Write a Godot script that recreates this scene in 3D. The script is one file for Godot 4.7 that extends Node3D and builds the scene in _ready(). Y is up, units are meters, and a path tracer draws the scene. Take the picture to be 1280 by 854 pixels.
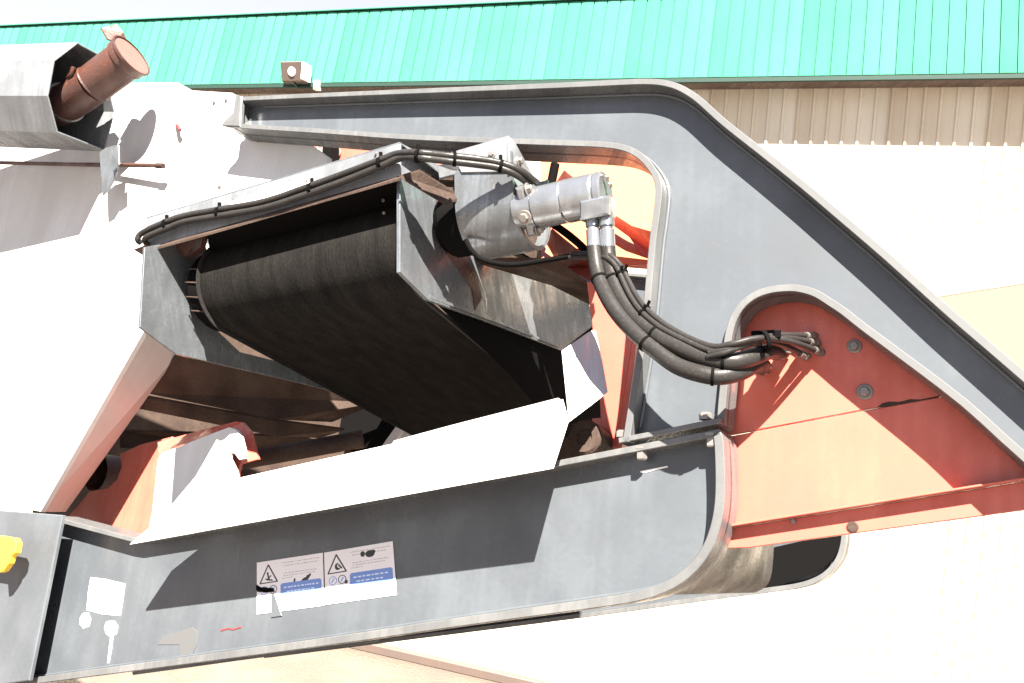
extends Node3D

# ---------------------------------------------------------------- places
const F := 1000.0                       # focal length in photo pixels (1280 x 854)
const EYE := Vector3(0, 4.2, 0)
var cam: Camera3D
var eye_basis: Basis
var org := Vector3.ZERO                 # base of the thing that is being built
var used := {}
var M := {}
# directions of the tilted machine, in the camera's axes (x right, y up, z back), turned to the world in _ready
var across := Vector3(-0.493, 0.242, 0.835)      # out of the side frames, towards the yard
var belt_axis := Vector3(0.89, 0.12, 0.44)       # along the head drum
var belt_run := Vector3(0.455, -0.152, -0.877)   # along the conveyor, into the machine
var belt_up := Vector3(-0.038, 0.981, -0.19)
var engine_dir := Vector3(-0.913, 0.121, -0.39)
var BACK := Vector3.ZERO                # from the near frame to the far one, world
var AX := Vector3.ZERO
var RUN := Vector3.ZERO
var UPW := Vector3.ZERO
var ENG := Vector3.ZERO
var wall_dir := Vector3.ZERO
var wall_out := Vector3.ZERO
var wall_base := Vector3.ZERO

func world(v: Vector3) -> Vector3:
	return EYE + eye_basis * v

func ray(x: float, y: float) -> Vector3:
	return Vector3((x - 640.0) / F, (427.0 - y) / F, -1.0)

func deep(x: float, y: float, z: float) -> Vector3:      # a point at a depth
	return world(ray(x, y) * z)

func on_side(x: float, y: float, off := 0.0) -> Vector3:  # on a plane parallel to the side frame
	var r := ray(x, y)
	return world(r * (-(1.67 + off) / r.dot(across)))

func on_end(x: float, y: float, q: float) -> Vector3:     # on a plane square to the drum axis
	var r := ray(x, y)
	return world(r * (q / r.dot(belt_axis)))

func on_front(x: float, y: float, q: float) -> Vector3:   # on a plane square to the conveyor
	var r := ray(x, y)
	return world(r * (q / r.dot(belt_run)))

func on_three(x: float, y: float, a: Vector3, b: Vector3, c: Vector3) -> Vector3:
	var r := eye_basis * ray(x, y)
	var n := (b - a).cross(c - a)
	return EYE + r * ((a - EYE).dot(n) / r.dot(n))

func on_wall(x: float, y: float, out_by := 0.0) -> Vector3:
	var r := eye_basis * ray(x, y)
	return EYE + r * ((wall_base + wall_out * out_by - EYE).dot(wall_out) / r.dot(wall_out))

func side_path(a: Array, off := 0.0) -> PackedVector3Array:
	var p := PackedVector3Array()
	for i in range(0, a.size(), 2):
		p.append(on_side(a[i], a[i + 1], off))
	return p

func moved(p: PackedVector3Array, by: Vector3) -> PackedVector3Array:
	var q := PackedVector3Array()
	for v in p:
		q.append(v + by)
	return q

func smooth(p: PackedVector3Array, n := 6) -> PackedVector3Array:
	var q := PackedVector3Array()
	for i in p.size() - 1:
		var a := p[maxi(i - 1, 0)]
		var d := p[mini(i + 2, p.size() - 1)]
		for k in n:
			q.append(p[i].cubic_interpolate_in_time(p[i + 1], a, d, float(k) / n, p[i].distance_to(p[i + 1]), -p[i].distance_to(a), p[i].distance_to(d)) if false else p[i].cubic_interpolate(p[i + 1], a, d, float(k) / n))
	q.append(p[p.size() - 1])
	return q

# ---------------------------------------------------------------- nodes
func numbered(called: String) -> String:
	var k: int = used.get(called, 0)
	used[called] = k + 1
	return called if k == 0 else "%s_%03d" % [called, k]

func tag(o: Node3D, label: String, category: String, group := "") -> void:
	o.set_meta("label", label)
	o.set_meta("category", category)
	if group != "":
		o.set_meta("group", group)

func thing(called: String, at: Vector3, label: String, category: String, group := "") -> Node3D:
	var o := Node3D.new()
	o.name = numbered(called)
	add_child(o, true)
	o.position = at
	org = at
	tag(o, label, category, group)
	return o

func put(st: SurfaceTool, called: String, mat: Material, parent: Node, label := "") -> MeshInstance3D:
	st.generate_normals()
	var m := MeshInstance3D.new()
	m.name = called
	m.mesh = st.commit()
	m.material_override = null
	m.mesh.surface_set_material(0, mat)
	m.cast_shadow = GeometryInstance3D.SHADOW_CASTING_SETTING_ON
	parent.add_child(m, true)
	if label != "":
		m.set_meta("label", label)
	return m

func start() -> SurfaceTool:
	var st := SurfaceTool.new()
	st.begin(Mesh.PRIMITIVE_TRIANGLES)
	return st

func tri(st: SurfaceTool, a: Vector3, b: Vector3, c: Vector3, out: Vector3, g := -1) -> void:
	st.set_smooth_group(g if g >= 0 else 0xFFFFFFFF)
	var flip := (c - a).cross(b - a).dot(out) < 0.0
	st.add_vertex(a - org)
	st.add_vertex((c if flip else b) - org)
	st.add_vertex((b if flip else c) - org)

func quad(st: SurfaceTool, a: Vector3, b: Vector3, c: Vector3, d: Vector3, out: Vector3, g := -1) -> void:
	tri(st, a, b, c, out, g)
	tri(st, a, c, d, out, g)

func newell(p: PackedVector3Array) -> Vector3:
	var n := Vector3.ZERO
	for i in p.size():
		n += p[i].cross(p[(i + 1) % p.size()])
	return n.normalized()

# a plate: outline of its front face, pushed back by a vector, with a small bevel round the front
func slab(st: SurfaceTool, p: PackedVector3Array, back: Vector3, bevel := 0.002) -> void:
	var n := newell(p)
	if n.dot(back) > 0.0:
		n = -n
	var bn := back.normalized()
	var ex := (p[1] - p[0]).normalized()
	var ey := n.cross(ex).normalized()
	var flat := PackedVector2Array()
	for v in p:
		flat.append(Vector2((v - p[0]).dot(ex), (v - p[0]).dot(ey)))
	var area := 0.0
	for i in flat.size():
		area += flat[i].cross(flat[(i + 1) % flat.size()])
	var s := 1.0 if area > 0.0 else -1.0
	var inner := PackedVector3Array()
	var rim := PackedVector3Array()
	for i in p.size():
		var a := (flat[i] - flat[(i - 1 + flat.size()) % flat.size()]).normalized()
		var b := (flat[(i + 1) % flat.size()] - flat[i]).normalized()
		var na := Vector2(-a.y, a.x) * s
		var nb := Vector2(-b.y, b.x) * s
		var m := (na + nb)
		m = m / maxf(m.length_squared() * 0.5, 0.25)
		inner.append(p[i] + (ex * m.x + ey * m.y) * bevel)
		rim.append(p[i] + bn * bevel)
	var idx := Geometry2D.triangulate_polygon(flat)
	if idx.is_empty(): print("no triangles for a plate of ", p.size(), " points ", flat)
	for k in range(0, idx.size(), 3):
		tri(st, inner[idx[k]], inner[idx[k + 1]], inner[idx[k + 2]], -back)
		tri(st, p[idx[k]] + back, p[idx[k + 1]] + back, p[idx[k + 2]] + back, back)
	for i in p.size():
		var j := (i + 1) % p.size()
		var e := flat[j] - flat[i]
		var o := (ex * e.y - ey * e.x) * s
		quad(st, inner[i], inner[j], rim[j], rim[i], o - back.normalized() * e.length())
		quad(st, rim[i], rim[j], p[j] + back, p[i] + back, o)

# a bent strip of plate standing on a path: from t0 to t1 sideways in the plane with normal n, running back by a vector
func ribbon(st: SurfaceTool, p: PackedVector3Array, n: Vector3, t0: float, t1: float, back: Vector3, closed := false, soft := true) -> void:
	var A := PackedVector3Array()
	var B := PackedVector3Array()
	var cnt := p.size()
	for i in cnt:
		var prev := p[(i - 1 + cnt) % cnt] if closed else p[maxi(i - 1, 0)]
		var next := p[(i + 1) % cnt] if closed else p[mini(i + 1, cnt - 1)]
		var d1 := (p[i] - prev).normalized()
		var d2 := (next - p[i]).normalized()
		if d1 == Vector3.ZERO: d1 = d2
		if d2 == Vector3.ZERO: d2 = d1
		var l := n.cross(d1).normalized() + n.cross(d2).normalized()
		l = l / maxf(l.length_squared() * 0.5, 0.3)
		A.append(p[i] + l * t0)
		B.append(p[i] + l * t1)
	var segs := cnt if closed else cnt - 1
	var bn := back.normalized() * 0.0015
	for i in segs:
		var j := (i + 1) % cnt
		var side := B[i] - A[i]
		var sn := side.normalized() * 0.0015
		quad(st, A[i] + sn, A[j] + sn, B[j] - sn, B[i] - sn, -back, 1 if soft else -1)
		quad(st, A[i] + sn, A[j] + sn, A[j] + bn, A[i] + bn, -back.normalized() - side.normalized(), 5 if soft else -1)
		quad(st, B[i] - sn, B[j] - sn, B[j] + bn, B[i] + bn, -back.normalized() + side.normalized(), 6 if soft else -1)
		quad(st, A[i] + bn, A[j] + bn, A[j] + back, A[i] + back, -side, 2 if soft else -1)
		quad(st, B[i] + bn, B[j] + bn, B[j] + back, B[i] + back, side, 3 if soft else -1)
		quad(st, A[i] + back, A[j] + back, B[j] + back, B[i] + back, back, 4 if soft else -1)
	if not closed:
		for i in [0, cnt - 1]:
			var o := p[0] - p[1] if i == 0 else p[cnt - 1] - p[cnt - 2]
			quad(st, A[i], B[i], B[i] + back, A[i] + back, o)

func tube(st: SurfaceTool, p: PackedVector3Array, r: float, sides := 12, r_end := -1.0) -> void:
	var rings := []
	var t := (p[1] - p[0]).normalized()
	var x := t.cross(Vector3.UP if absf(t.y) < 0.9 else Vector3.RIGHT).normalized()
	for i in p.size():
		t = (p[mini(i + 1, p.size() - 1)] - p[maxi(i - 1, 0)]).normalized()
		x = (x - t * x.dot(t)).normalized()
		var y := t.cross(x)
		var rr := r if r_end < 0.0 else lerpf(r, r_end, float(i) / (p.size() - 1))
		var ring := PackedVector3Array()
		for k in sides:
			ring.append(p[i] + (x * cos(TAU * k / sides) + y * sin(TAU * k / sides)) * rr)
		rings.append(ring)
	for i in p.size() - 1:
		for k in sides:
			var j := (k + 1) % sides
			quad(st, rings[i][k], rings[i][j], rings[i + 1][j], rings[i + 1][k], rings[i][k] + rings[i][j] - p[i] * 2.0, 1)
	for k in sides:
		tri(st, p[0], rings[0][k], rings[0][(k + 1) % sides], p[0] - p[1])
		var e := p.size() - 1
		tri(st, p[e], rings[e][k], rings[e][(k + 1) % sides], p[e] - p[e - 1])

# turned shape: profile of (along, radius) round an axis
func lathe(st: SurfaceTool, at: Vector3, axis: Vector3, prof: Array, sides := 20, soft := true) -> void:
	axis = axis.normalized()
	var x := axis.cross(Vector3.UP if absf(axis.y) < 0.9 else Vector3.RIGHT).normalized()
	var y := axis.cross(x)
	for i in prof.size() - 1:
		var a: Vector2 = prof[i]
		var b: Vector2 = prof[i + 1]
		for k in sides:
			var u := x * cos(TAU * k / sides) + y * sin(TAU * k / sides)
			var v := x * cos(TAU * (k + 1) / sides) + y * sin(TAU * (k + 1) / sides)
			var o := (u + v) * (b.x - a.x) + axis * (a.y - b.y) * 2.0
			quad(st, at + axis * a.x + u * a.y, at + axis * a.x + v * a.y, at + axis * b.x + v * b.y, at + axis * b.x + u * b.y, o, i + 1 if soft else -1)

func bolt(parent: Node, at: Vector3, axis: Vector3, r := 0.011, h := 0.009, washer := true, called := "bolt") -> void:
	var st := start()
	if washer:
		lathe(st, at, axis, [Vector2(0.0, r * 1.55), Vector2(0.002, r * 1.55), Vector2(0.003, r * 1.4), Vector2(0.003, 0.0)], 16)
	lathe(st, at, axis, [Vector2(0.002, r), Vector2(h - 0.002, r), Vector2(h, r * 0.8), Vector2(h, 0.0)], 6, false)
	put(st, called, M.bolt, parent)

func block(st: SurfaceTool, c: Vector3, x: Vector3, y: Vector3, z: Vector3, bevel := 0.002) -> void:
	# z points towards the seen face
	slab(st, PackedVector3Array([c - x - y + z, c + x - y + z, c + x + y + z, c - x + y + z]), -z * 2.0, bevel)

# ---------------------------------------------------------------- surfaces
func seamless(seed_: int, freq: float, w := 512, h := 512, oct := 4) -> PackedByteArray:
	var n := FastNoiseLite.new()
	n.seed = seed_
	n.noise_type = FastNoiseLite.TYPE_SIMPLEX_SMOOTH
	n.frequency = freq
	n.fractal_octaves = oct
	var im := n.get_seamless_image(w, h)
	im.convert(Image.FORMAT_L8)
	if w != 512 or h != 512:
		im.resize(512, 512, Image.INTERPOLATE_BILINEAR)
	return im.get_data()

# colour of worn paint: broad tone, streaks down the wall, fine grain, specks of dirt; values are sRGB
func worn(base: Color, dark: Color, spot: Color, seed_: int, broad := 0.5, streak := 0.3, grain := 0.15, spots := 0.0) -> Array:
	var a := seamless(seed_, 0.006)
	var b := seamless(seed_ + 1, 0.02, 512, 24)
	var c := seamless(seed_ + 2, 0.12, 512, 512, 2)
	var d := seamless(seed_ + 3, 0.035)
	var e := seamless(seed_ + 4, 0.09, 512, 10)
	var px := PackedByteArray()
	px.resize(512 * 512 * 3)
	var ro := PackedByteArray()
	ro.resize(512 * 512)
	for i in 512 * 512:
		var f := clampf(0.5 + (a[i] / 255.0 - 0.5) * 2.0 * broad + (b[i] / 255.0 - 0.5) * 2.0 * streak + (e[i] / 255.0 - 0.5) * 1.4 * streak * (a[i] / 128.0) + (c[i] / 255.0 - 0.5) * 2.0 * grain, 0.0, 1.0)
		var col := dark.lerp(base, f)
		var s := clampf((d[i] / 255.0 * 0.7 + c[i] / 255.0 * 0.3 - (1.0 - spots)) * 8.0, 0.0, 1.0)
		col = col.lerp(spot, s * 0.8)
		px[i * 3] = int(clampf(col.r, 0, 1) * 255.0)
		px[i * 3 + 1] = int(clampf(col.g, 0, 1) * 255.0)
		px[i * 3 + 2] = int(clampf(col.b, 0, 1) * 255.0)
		ro[i] = int(clampf(0.5 + (0.5 - f) * 0.5 + s * 0.3, 0, 1) * 255.0)
	return [ImageTexture.create_from_image(Image.create_from_data(512, 512, false, Image.FORMAT_RGB8, px)), ImageTexture.create_from_image(Image.create_from_data(512, 512, false, Image.FORMAT_L8, ro))]

func bumps(seed_: int, freq: float, strength: float) -> ImageTexture:
	var im := Image.create_from_data(512, 512, false, Image.FORMAT_L8, seamless(seed_, freq))
	im.convert(Image.FORMAT_RGBA8)
	im.bump_map_to_normal_map(strength)
	return ImageTexture.create_from_image(im)

func surface(tex: Array, scale: float, rough: float, metal := 0.0, nmap: Texture2D = null, nscale := 0.3) -> StandardMaterial3D:
	var m := StandardMaterial3D.new()
	m.albedo_texture = tex[0]
	m.roughness_texture = tex[1]
	m.roughness_texture_channel = BaseMaterial3D.TEXTURE_CHANNEL_RED
	m.roughness = rough
	m.metallic = metal
	m.uv1_triplanar = true
	m.uv1_world_triplanar = true
	m.uv1_scale = Vector3.ONE * scale
	if nmap:
		m.normal_enabled = true
		m.normal_texture = nmap
		m.normal_scale = nscale
	return m

func plain(c: Color, rough := 0.6, metal := 0.0) -> StandardMaterial3D:
	var m := StandardMaterial3D.new()
	m.albedo_color = c
	m.roughness = rough
	m.metallic = metal
	return m

func lin(r: float, g: float, b: float) -> Color:
	return Color(r, g, b).linear_to_srgb()

func materials() -> void:
	var dents := bumps(91, 0.008, 6.0)
	var grit := bumps(92, 0.09, 3.0)
	M.grey = surface(worn(lin(.086, .095, .104), lin(.052, .058, .066), lin(.115, .1, .085), 11, .75, .25, .2, .17), 0.9, 0.65, 0.0, dents, 0.15)
	M.dusty = surface(worn(lin(.118, .119, .118), lin(.068, .07, .071), lin(.13, .1, .08), 15, .7, .5, .25, .25), 1.3, 0.75)
	M.orange = surface(worn(lin(.5, .118, .082), lin(.4, .08, .055), lin(.42, .2, .13), 21, .6, .5, .2, .14), 1.1, 0.8, 0.0, dents, 0.12)
	M.white = surface(worn(lin(.5, .49, .48), lin(.42, .41, .4), lin(.5, .45, .4), 31, .5, .35, .1, .16), 0.8, 0.75, 0.0, dents, 0.12)
	M.galv = surface(worn(lin(.2, .218, .235), lin(.1, .108, .116), lin(.26, .2, .15), 41, .6, .5, .35, .3), 1.6, 0.62, 0.55, dents, 0.3)
	M.zinc = surface(worn(lin(.2, .212, .225), lin(.115, .122, .13), lin(.2, .19, .17), 141, .8, .5, .3, .22), 1.3, 0.7, 0.2, dents, 0.2)
	M.rust = surface(worn(lin(.07, .027, .018), lin(.034, .014, .011), lin(.12, .055, .03), 51, .7, .2, .4, .35), 3.0, 1.0, 0.0, grit, 0.5)
	M.pale_rust = surface(worn(lin(.19,.11,.09), lin(.13,.07,.055), lin(.1,.05,.03), 53, .6, .2, .4, .25), 3.0, 1.0)
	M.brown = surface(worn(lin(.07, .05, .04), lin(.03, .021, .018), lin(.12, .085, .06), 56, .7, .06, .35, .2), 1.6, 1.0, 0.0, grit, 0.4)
	M.wall = surface(worn(lin(.64, .6, .5), lin(.54, .5, .41), lin(.5, .44, .36), 61, .5, .4, .1, .1), 0.25, 0.8)
	M.teal = surface(worn(lin(.055, .19, .138), lin(.046, .162, .117), lin(.07, .165, .122), 71, .5, .3, .1, .1), 0.3, 0.7)
	M.ground = surface(worn(lin(.115, .09, .072), lin(.08, .064, .052), lin(.08, .066, .056), 81, .7, .0, .5, .3), 0.35, 1.0, 0.0, grit, 0.6)
	M.teal.roughness = 1.0
	M.teal.metallic_specular = 0.02
	M.cream = surface(worn(lin(.27, .2, .165), lin(.24, .18, .145), lin(.2, .15, .11), 86, .5, .2, .1, .1), 0.4, 0.8)
	M.peach = surface(worn(lin(.24, .165, .125), lin(.21, .145, .108), lin(.2, .14, .1), 87, .5, .2, .1, .1), 0.4, 0.8)
	M.hose = surface(worn(lin(.026, .024, .023), lin(.014, .013, .0125), lin(.055, .047, .04), 95, .5, .0, .4, .35), 6.0, 0.8, 0.0, grit, 0.25)
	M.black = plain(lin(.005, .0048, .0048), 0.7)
	M.black.metallic_specular = 0.06
	M.hose.metallic_specular = 0.3
	M.bolt = plain(lin(.22, .205, .19), 0.5, 0.7)
	M.steel = surface(worn(lin(.36, .38, .4), lin(.19, .2, .215), lin(.3, .26, .22), 97, .6, .2, .4, .25), 5.0, 0.5, 0.75)
	M.brown.metallic_specular = 0.1
	M.sunlit_orange = surface(worn(lin(.46, .17, .08), lin(.42, .13, .06), lin(.4, .3, .2), 121, .6, .4, .25, .25), 1.3, 0.8)  # paler orange, with the sunlight on the inner plate painted in
	M.stain = surface(worn(lin(.082, .082, .082), lin(.07, .072, .074), lin(.08, .068, .058), 123, .6, .4, .3, .3), 5.0, 0.9)
	M.shade_grey = surface(worn(lin(.036, .034, .032), lin(.024, .022, .021), lin(.05, .04, .03), 127, .6, .15, .3, .2), 1.5, 0.9)  # darker grey, the shade on the tie plate put into the colour
	M.yellow = plain(lin(.75, .45, .03), 0.5)
	M.red = plain(lin(.16, .025, .025), 0.5)
	M.plinth = surface(worn(lin(.11, .08, .065), lin(.08, .058, .05), lin(.05, .04, .035), 99, .5, .3, .3, .2), 0.5, 1.0)
	M.glass = plain(lin(.55, .53, .5), 0.2)
	M.paint = plain(lin(.8, .8, .79), 0.6)

# ---------------------------------------------------------------- side frame
func make_frame(label: String, far_one := false) -> Node3D:
	var n := eye_basis * across
	var o := thing("support_frame", on_side(640, 800, 0.0), label, "steel frame", "grey steel side frames of the machine")
	var depth := BACK * 0.105
	var tf := 0.016
	# upper piece
	var reach := [1190,386, 1262,446] if far_one else [1190,386, 1265,450, 1420,583, 1600,737]
	var reach_low := [1262,560, 1200,504] if far_one else [1600,836, 1420,693, 1280,576, 1200,504]
	var outer := smooth(side_path([297,121, 400,116, 560,109, 700,103, 780,99, 808,98, 830,99.5, 850,105, 868,115, 882,126, 910,151, 960,190, 1010,230, 1061,273, 1115,319] + reach, -0.05), 3)
	var inner := smooth(side_path([280,157, 296,160, 404,167, 498,174, 610,179, 722,183, 752,184.5, 772,187, 787,192, 799,200, 809,211, 816,223, 819,236, 818,252, 815,276, 811,305, 802,399, 791,470, 778,551], -0.05), 3)
	var cut := smooth(side_path(reach_low + [1120,443, 1073,408, 1049,389, 1031,377, 1015,367, 1000,362, 984,360, 962,362, 943,368, 928,379, 918,394, 912,412, 909,432, 906,470, 903,500, 901,529], -0.05), 3)
	var web := PackedVector3Array()
	for v in outer: web.append(v)
	for v in cut: web.append(v)
	for i in inner.size(): web.append(inner[inner.size() - 1 - i])
	var st := start()
	slab(st, moved(web, BACK * 0.045), BACK * 0.01, 0.0)
	put(st, "arm_web", M.grey, o)
	st = start(); ribbon(st, outer, n, -tf, 0.0, depth); put(st, "outer_flange", M.dusty, o)
	st = start(); ribbon(st, inner, n, 0.0, tf, depth); put(st, "opening_flange", M.dusty, o)
	st = start(); ribbon(st, moved(cut, BACK * 0.025), n, -tf, 0.0, BACK * 0.08); put(st, "cutout_flange", M.dusty, o)
	st = start(); ribbon(st, side_path([774,553, 836,541, 900,528], -0.05), n, -0.002, 0.010, depth); put(st, "foot_flange", M.dusty, o)
	st = start(); ribbon(st, side_path([297,122, 296.5,140, 296,159], -0.05), n, -0.012, 0.004, depth)
	slab(st, side_path([294,118, 302,120, 300,158, 277,157, 279,152, 291,141], -0.053), BACK * 0.014, 0.002); put(st, "end_plate", M.dusty, o)
	# lower beam
	var top := side_path([60,644, 79,649, 163,671, 176,673, 300,651, 500,613, 700,575, 800,555.5, 898,536], -0.05)
	var low := smooth(side_path([898,537, 903,545, 905,565, 906,600, 905,630, 901,655, 893,680, 881,701, 866,718, 848,732, 826,743, 800,751, 760,758, 640,774, 540,788, 380,811, 35,856, -120,876], -0.05), 3)
	web = PackedVector3Array()
	for v in top: web.append(v)
	for v in low: web.append(v)
	web.append(on_side(-120, 640, -0.05))
	st = start(); slab(st, moved(web, BACK * 0.045), BACK * 0.01, 0.0); put(st, "beam_web", M.grey, o)
	st = start(); ribbon(st, top, n, -tf * 0.9, 0.0, depth); put(st, "beam_top_flange", M.dusty, o)
	st = start(); ribbon(st, low, n, -tf * 1.2, 0.0, depth); put(st, "beam_bottom_flange", M.dusty, o)
	st = start(); slab(st, side_path([-300,638, 0,638, 78,644, 36,851, -300,900], -0.09), BACK * 0.012, 0.003); put(st, "joint_plate", M.grey, o)
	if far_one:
		# black sheet added as shade inside its rounded end, placed for the further copy
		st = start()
		var shade_sheet := PackedVector3Array()
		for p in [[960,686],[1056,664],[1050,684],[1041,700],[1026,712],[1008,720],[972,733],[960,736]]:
			shade_sheet.append(on_side(p[0], p[1], 1.655) - BACK * 1.7)
		slab(st, shade_sheet, BACK * 0.006, 0.0)
		put(st, "shade_sheet", M.black, o)
	# weld beads between web and flanges
	for v in [[outer, -0.019], [inner, 0.019], [low, -0.022]]:
		st = start()
		var bead := PackedVector3Array()
		var pth: PackedVector3Array = v[0]
		for i in range(1, pth.size() - 1):
			var l := n.cross(pth[i + 1] - pth[i - 1]).normalized()
			bead.append(pth[i] + l * float(v[1]) + BACK * 0.043)
		tube(st, bead, 0.0045, 6)
		put(st, "weld_bead", M.grey, o)
	return o

func warning_picture(kind: int) -> ImageTexture:
	var w := 384
	var h := 296
	var im := Image.create(w, h, false, Image.FORMAT_RGB8)
	im.fill(Color(.86, .85, .86))
	var ink := Color(.13, .12, .14)
	var rng := RandomNumberGenerator.new()
	rng.seed = 5 + kind
	im.fill_rect(Rect2i(0, 200, w, 96), Color(.9, .9, .9))
	# lines of small print
	for r in [[150, 22, 205], [160, 40, 180], [158, 84, 190], [158, 98, 170], [150, 112, 60]]:
		var x: int = r[0]
		while x < r[0] + r[2]:
			var k := rng.randi_range(4, 16)
			im.fill_rect(Rect2i(x, r[1], k, 4), Color(.58, .57, .58))
			x += k + rng.randi_range(3, 6)
	var line := func(a: Vector2, b: Vector2, t: int, c: Color):
		var k := int(a.distance_to(b)) + 1
		for i in k + 1:
			var p := a.lerp(b, float(i) / k)
			im.fill_rect(Rect2i(int(p.x) - t / 2, int(p.y) - t / 2, t, t), c)
	var disc := func(c: Vector2, rx: float, ry: float, col: Color):
		for y in range(int(c.y - ry), int(c.y + ry) + 1):
			var e := 1.0 - pow((y - c.y) / ry, 2.0)
			if e > 0.0 and y >= 0 and y < h:
				var k := rx * sqrt(e)
				im.fill_rect(Rect2i(int(c.x - k), y, int(k * 2.0), 1), col)
	# hazard triangle
	var a := Vector2(70, 24)
	var b := Vector2(20, 126)
	var c := Vector2(122, 126)
	line.call(a, b, 6, ink); line.call(b, c, 6, ink); line.call(c, a, 6, ink)
	if kind == 0:
		line.call(Vector2(66, 78), Vector2(74, 112), 8, ink)
		line.call(Vector2(54, 104), Vector2(92, 116), 6, ink)
		line.call(Vector2(84, 88), Vector2(62, 112), 5, ink)
		disc.call(Vector2(66, 72), 6, 7, ink)
		# two dark scraped hands
		for s in [[215, 190, 222, 128], [222, 170, 238, 150], [262, 185, 268, 140], [268, 172, 296, 118], [276, 160, 310, 112], [258, 150, 280, 130]]:
			line.call(Vector2(s[0], s[1]), Vector2(s[2], s[3]), 9, ink)
		disc.call(Vector2(272, 168), 14, 16, ink)
	else:
		disc.call(Vector2(76, 92), 17, 20, ink)
		disc.call(Vector2(84, 88), 12, 13, Color(.8, .79, .8))
		line.call(Vector2(80, 84), Vector2(98, 104), 6, ink)
		disc.call(Vector2(218, 44), 13, 16, ink)
		disc.call(Vector2(258, 48), 26, 20, ink)
		disc.call(Vector2(276, 40), 12, 12, ink)
	# round signs
	for s in [[46, 168], [98, 168]]:
		disc.call(Vector2(s[0], s[1]), 23, 25, Color(.45, .53, .74) if s[0] == 46 else ink)
		disc.call(Vector2(s[0], s[1]), 19, 21, Color(.84, .85, .9))
		line.call(Vector2(s[0] - 8, s[1] + 10), Vector2(s[0] + 6, s[1] - 10), 5, Color(.5, .55, .7))
	# blue notice
	var blue := Color(.4, .52, .76)
	im.fill_rect(Rect2i(140, 142, 232, 76), blue)
	for k in [[140, 142], [366, 142], [140, 212], [366, 212]]:
		im.fill_rect(Rect2i(k[0], k[1], 6, 6), Color(.86, .85, .86))
	for r in [[160, 164, 190], [176, 188, 150]]:
		var x2: int = r[0]
		while x2 < r[0] + r[2]:
			var k2 := rng.randi_range(8, 22)
			im.fill_rect(Rect2i(x2, r[1], k2, 7), Color(.8, .85, .94))
			x2 += k2 + rng.randi_range(4, 8)
	if kind == 0:
		disc.call(Vector2(30, 160), 34, 14, ink)
		disc.call(Vector2(70, 172), 34, 10, ink)
	else:
		disc.call(Vector2(120, 184), 9, 11, ink)
	return ImageTexture.create_from_image(im)

func sticker(parent: Node, called: String, corners: PackedVector3Array, mat: Material, lift: Vector3) -> void:
	# a thin film with its print laid over the whole of it: corners top left, top right, bottom right, bottom left
	var st := start()
	var uv := [Vector2(0, 0), Vector2(1, 0), Vector2(1, 1), Vector2(0, 1)]
	st.set_smooth_group(0xFFFFFFFF)
	for k in [0, 1, 2, 0, 2, 3]:
		st.set_uv(uv[k])
		st.add_vertex(corners[k] + lift - org)
	put(st, called, mat, parent)

func printed(t: Texture2D) -> StandardMaterial3D:
	var m := StandardMaterial3D.new()
	m.albedo_texture = t
	m.roughness = 0.45
	return m

func patch(parent: Node, called: String, px: Array, mat: Material, off := 0.0, label := "") -> void:
	var st := start()
	var p := side_path(px, off)
	slab(st, p, BACK * 0.0015, 0.0004)
	put(st, called, mat, parent, label)

func near_frame() -> Node3D:
	var o := make_frame("near grey steel side frame with sloping arm, carrying the warning labels on its lower beam")
	var n := eye_basis * across
	var face := -0.0068
	# warning labels on the lower beam
	sticker(o, "warning_label", side_path([321,703.5, 403.5,691, 405.5,757, 321,768], face), printed(warning_picture(0)), Vector3.ZERO)
	sticker(o, "warning_label", side_path([405,691, 491,676.5, 496,743.7, 407,756], face), printed(warning_picture(1)), Vector3.ZERO)
	patch(o, "torn_corner", [338.5,745, 341,741, 345,748, 350,764, 352,770, 338.5,772], M.grey, face - 0.0016)
	patch(o, "scratched_patch", [320,731, 327,735, 341,735, 343,740, 330,741, 320,738], M.black, face - 0.0016)
	# marks on the paint
	patch(o, "white_square_mark", [113,722, 131,724, 156,730, 153,752, 150,770, 128,768, 108,763, 110,740], M.paint, -0.0066, "bright white square of paint on the beam")
	patch(o, "paint_blotch", [103,767, 110,766, 113,774, 111,783, 104,786, 99,780, 100,772], M.paint, -0.0066)
	patch(o, "paint_blotch", [133,777, 142,776, 147,783, 145,793, 138,797, 132,792, 130,784], M.paint, -0.0066)
	patch(o, "paint_run", [138,795, 141,795, 139,812, 136,829, 134,829, 136,810], M.paint, -0.0066)
	patch(o, "red_scribble", [275,787.5, 284,785, 292,786, 301,783, 302,784.5, 292,788, 284,787, 276,789.5], M.red, -0.0066)
	patch(o, "rust_stain", [197,806, 204,796, 222,790, 240,784, 247,790, 246,806, 240,818, 226,822, 224,806, 212,806], M.stain, -0.0066)
	patch(o, "scraped_mark", [800,589, 818,585.5, 834,582.5, 835,584, 820,587.5, 808,590.5, 801,591], M.paint, -0.0066)
	# bolts through the joint of the two pieces
	var vert := (on_side(800, 500) - on_side(800, 600)).normalized()
	for p in [[802, 562.5], [889, 546]]:
		var st := start()
		var at := on_side(p[0], p[1] - 4, -0.036)
		lathe(st, at, -vert, [Vector2(0, 0.017), Vector2(0.006, 0.017), Vector2(0.006, 0.0125), Vector2(0.026, 0.0125), Vector2(0.029, 0.010), Vector2(0.029, 0.0)], 6, false)
		put(st, "bolt", M.bolt, o)
	for p in [[777, 547], [882, 525]]:
		var st := start()
		lathe(st, on_side(p[0], p[1], -0.03), vert, [Vector2(0, 0.014), Vector2(0.012, 0.014), Vector2(0.016, 0.009), Vector2(0.016, 0.0)], 6, false)
		put(st, "bolt", M.bolt, o)
	return o

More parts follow.
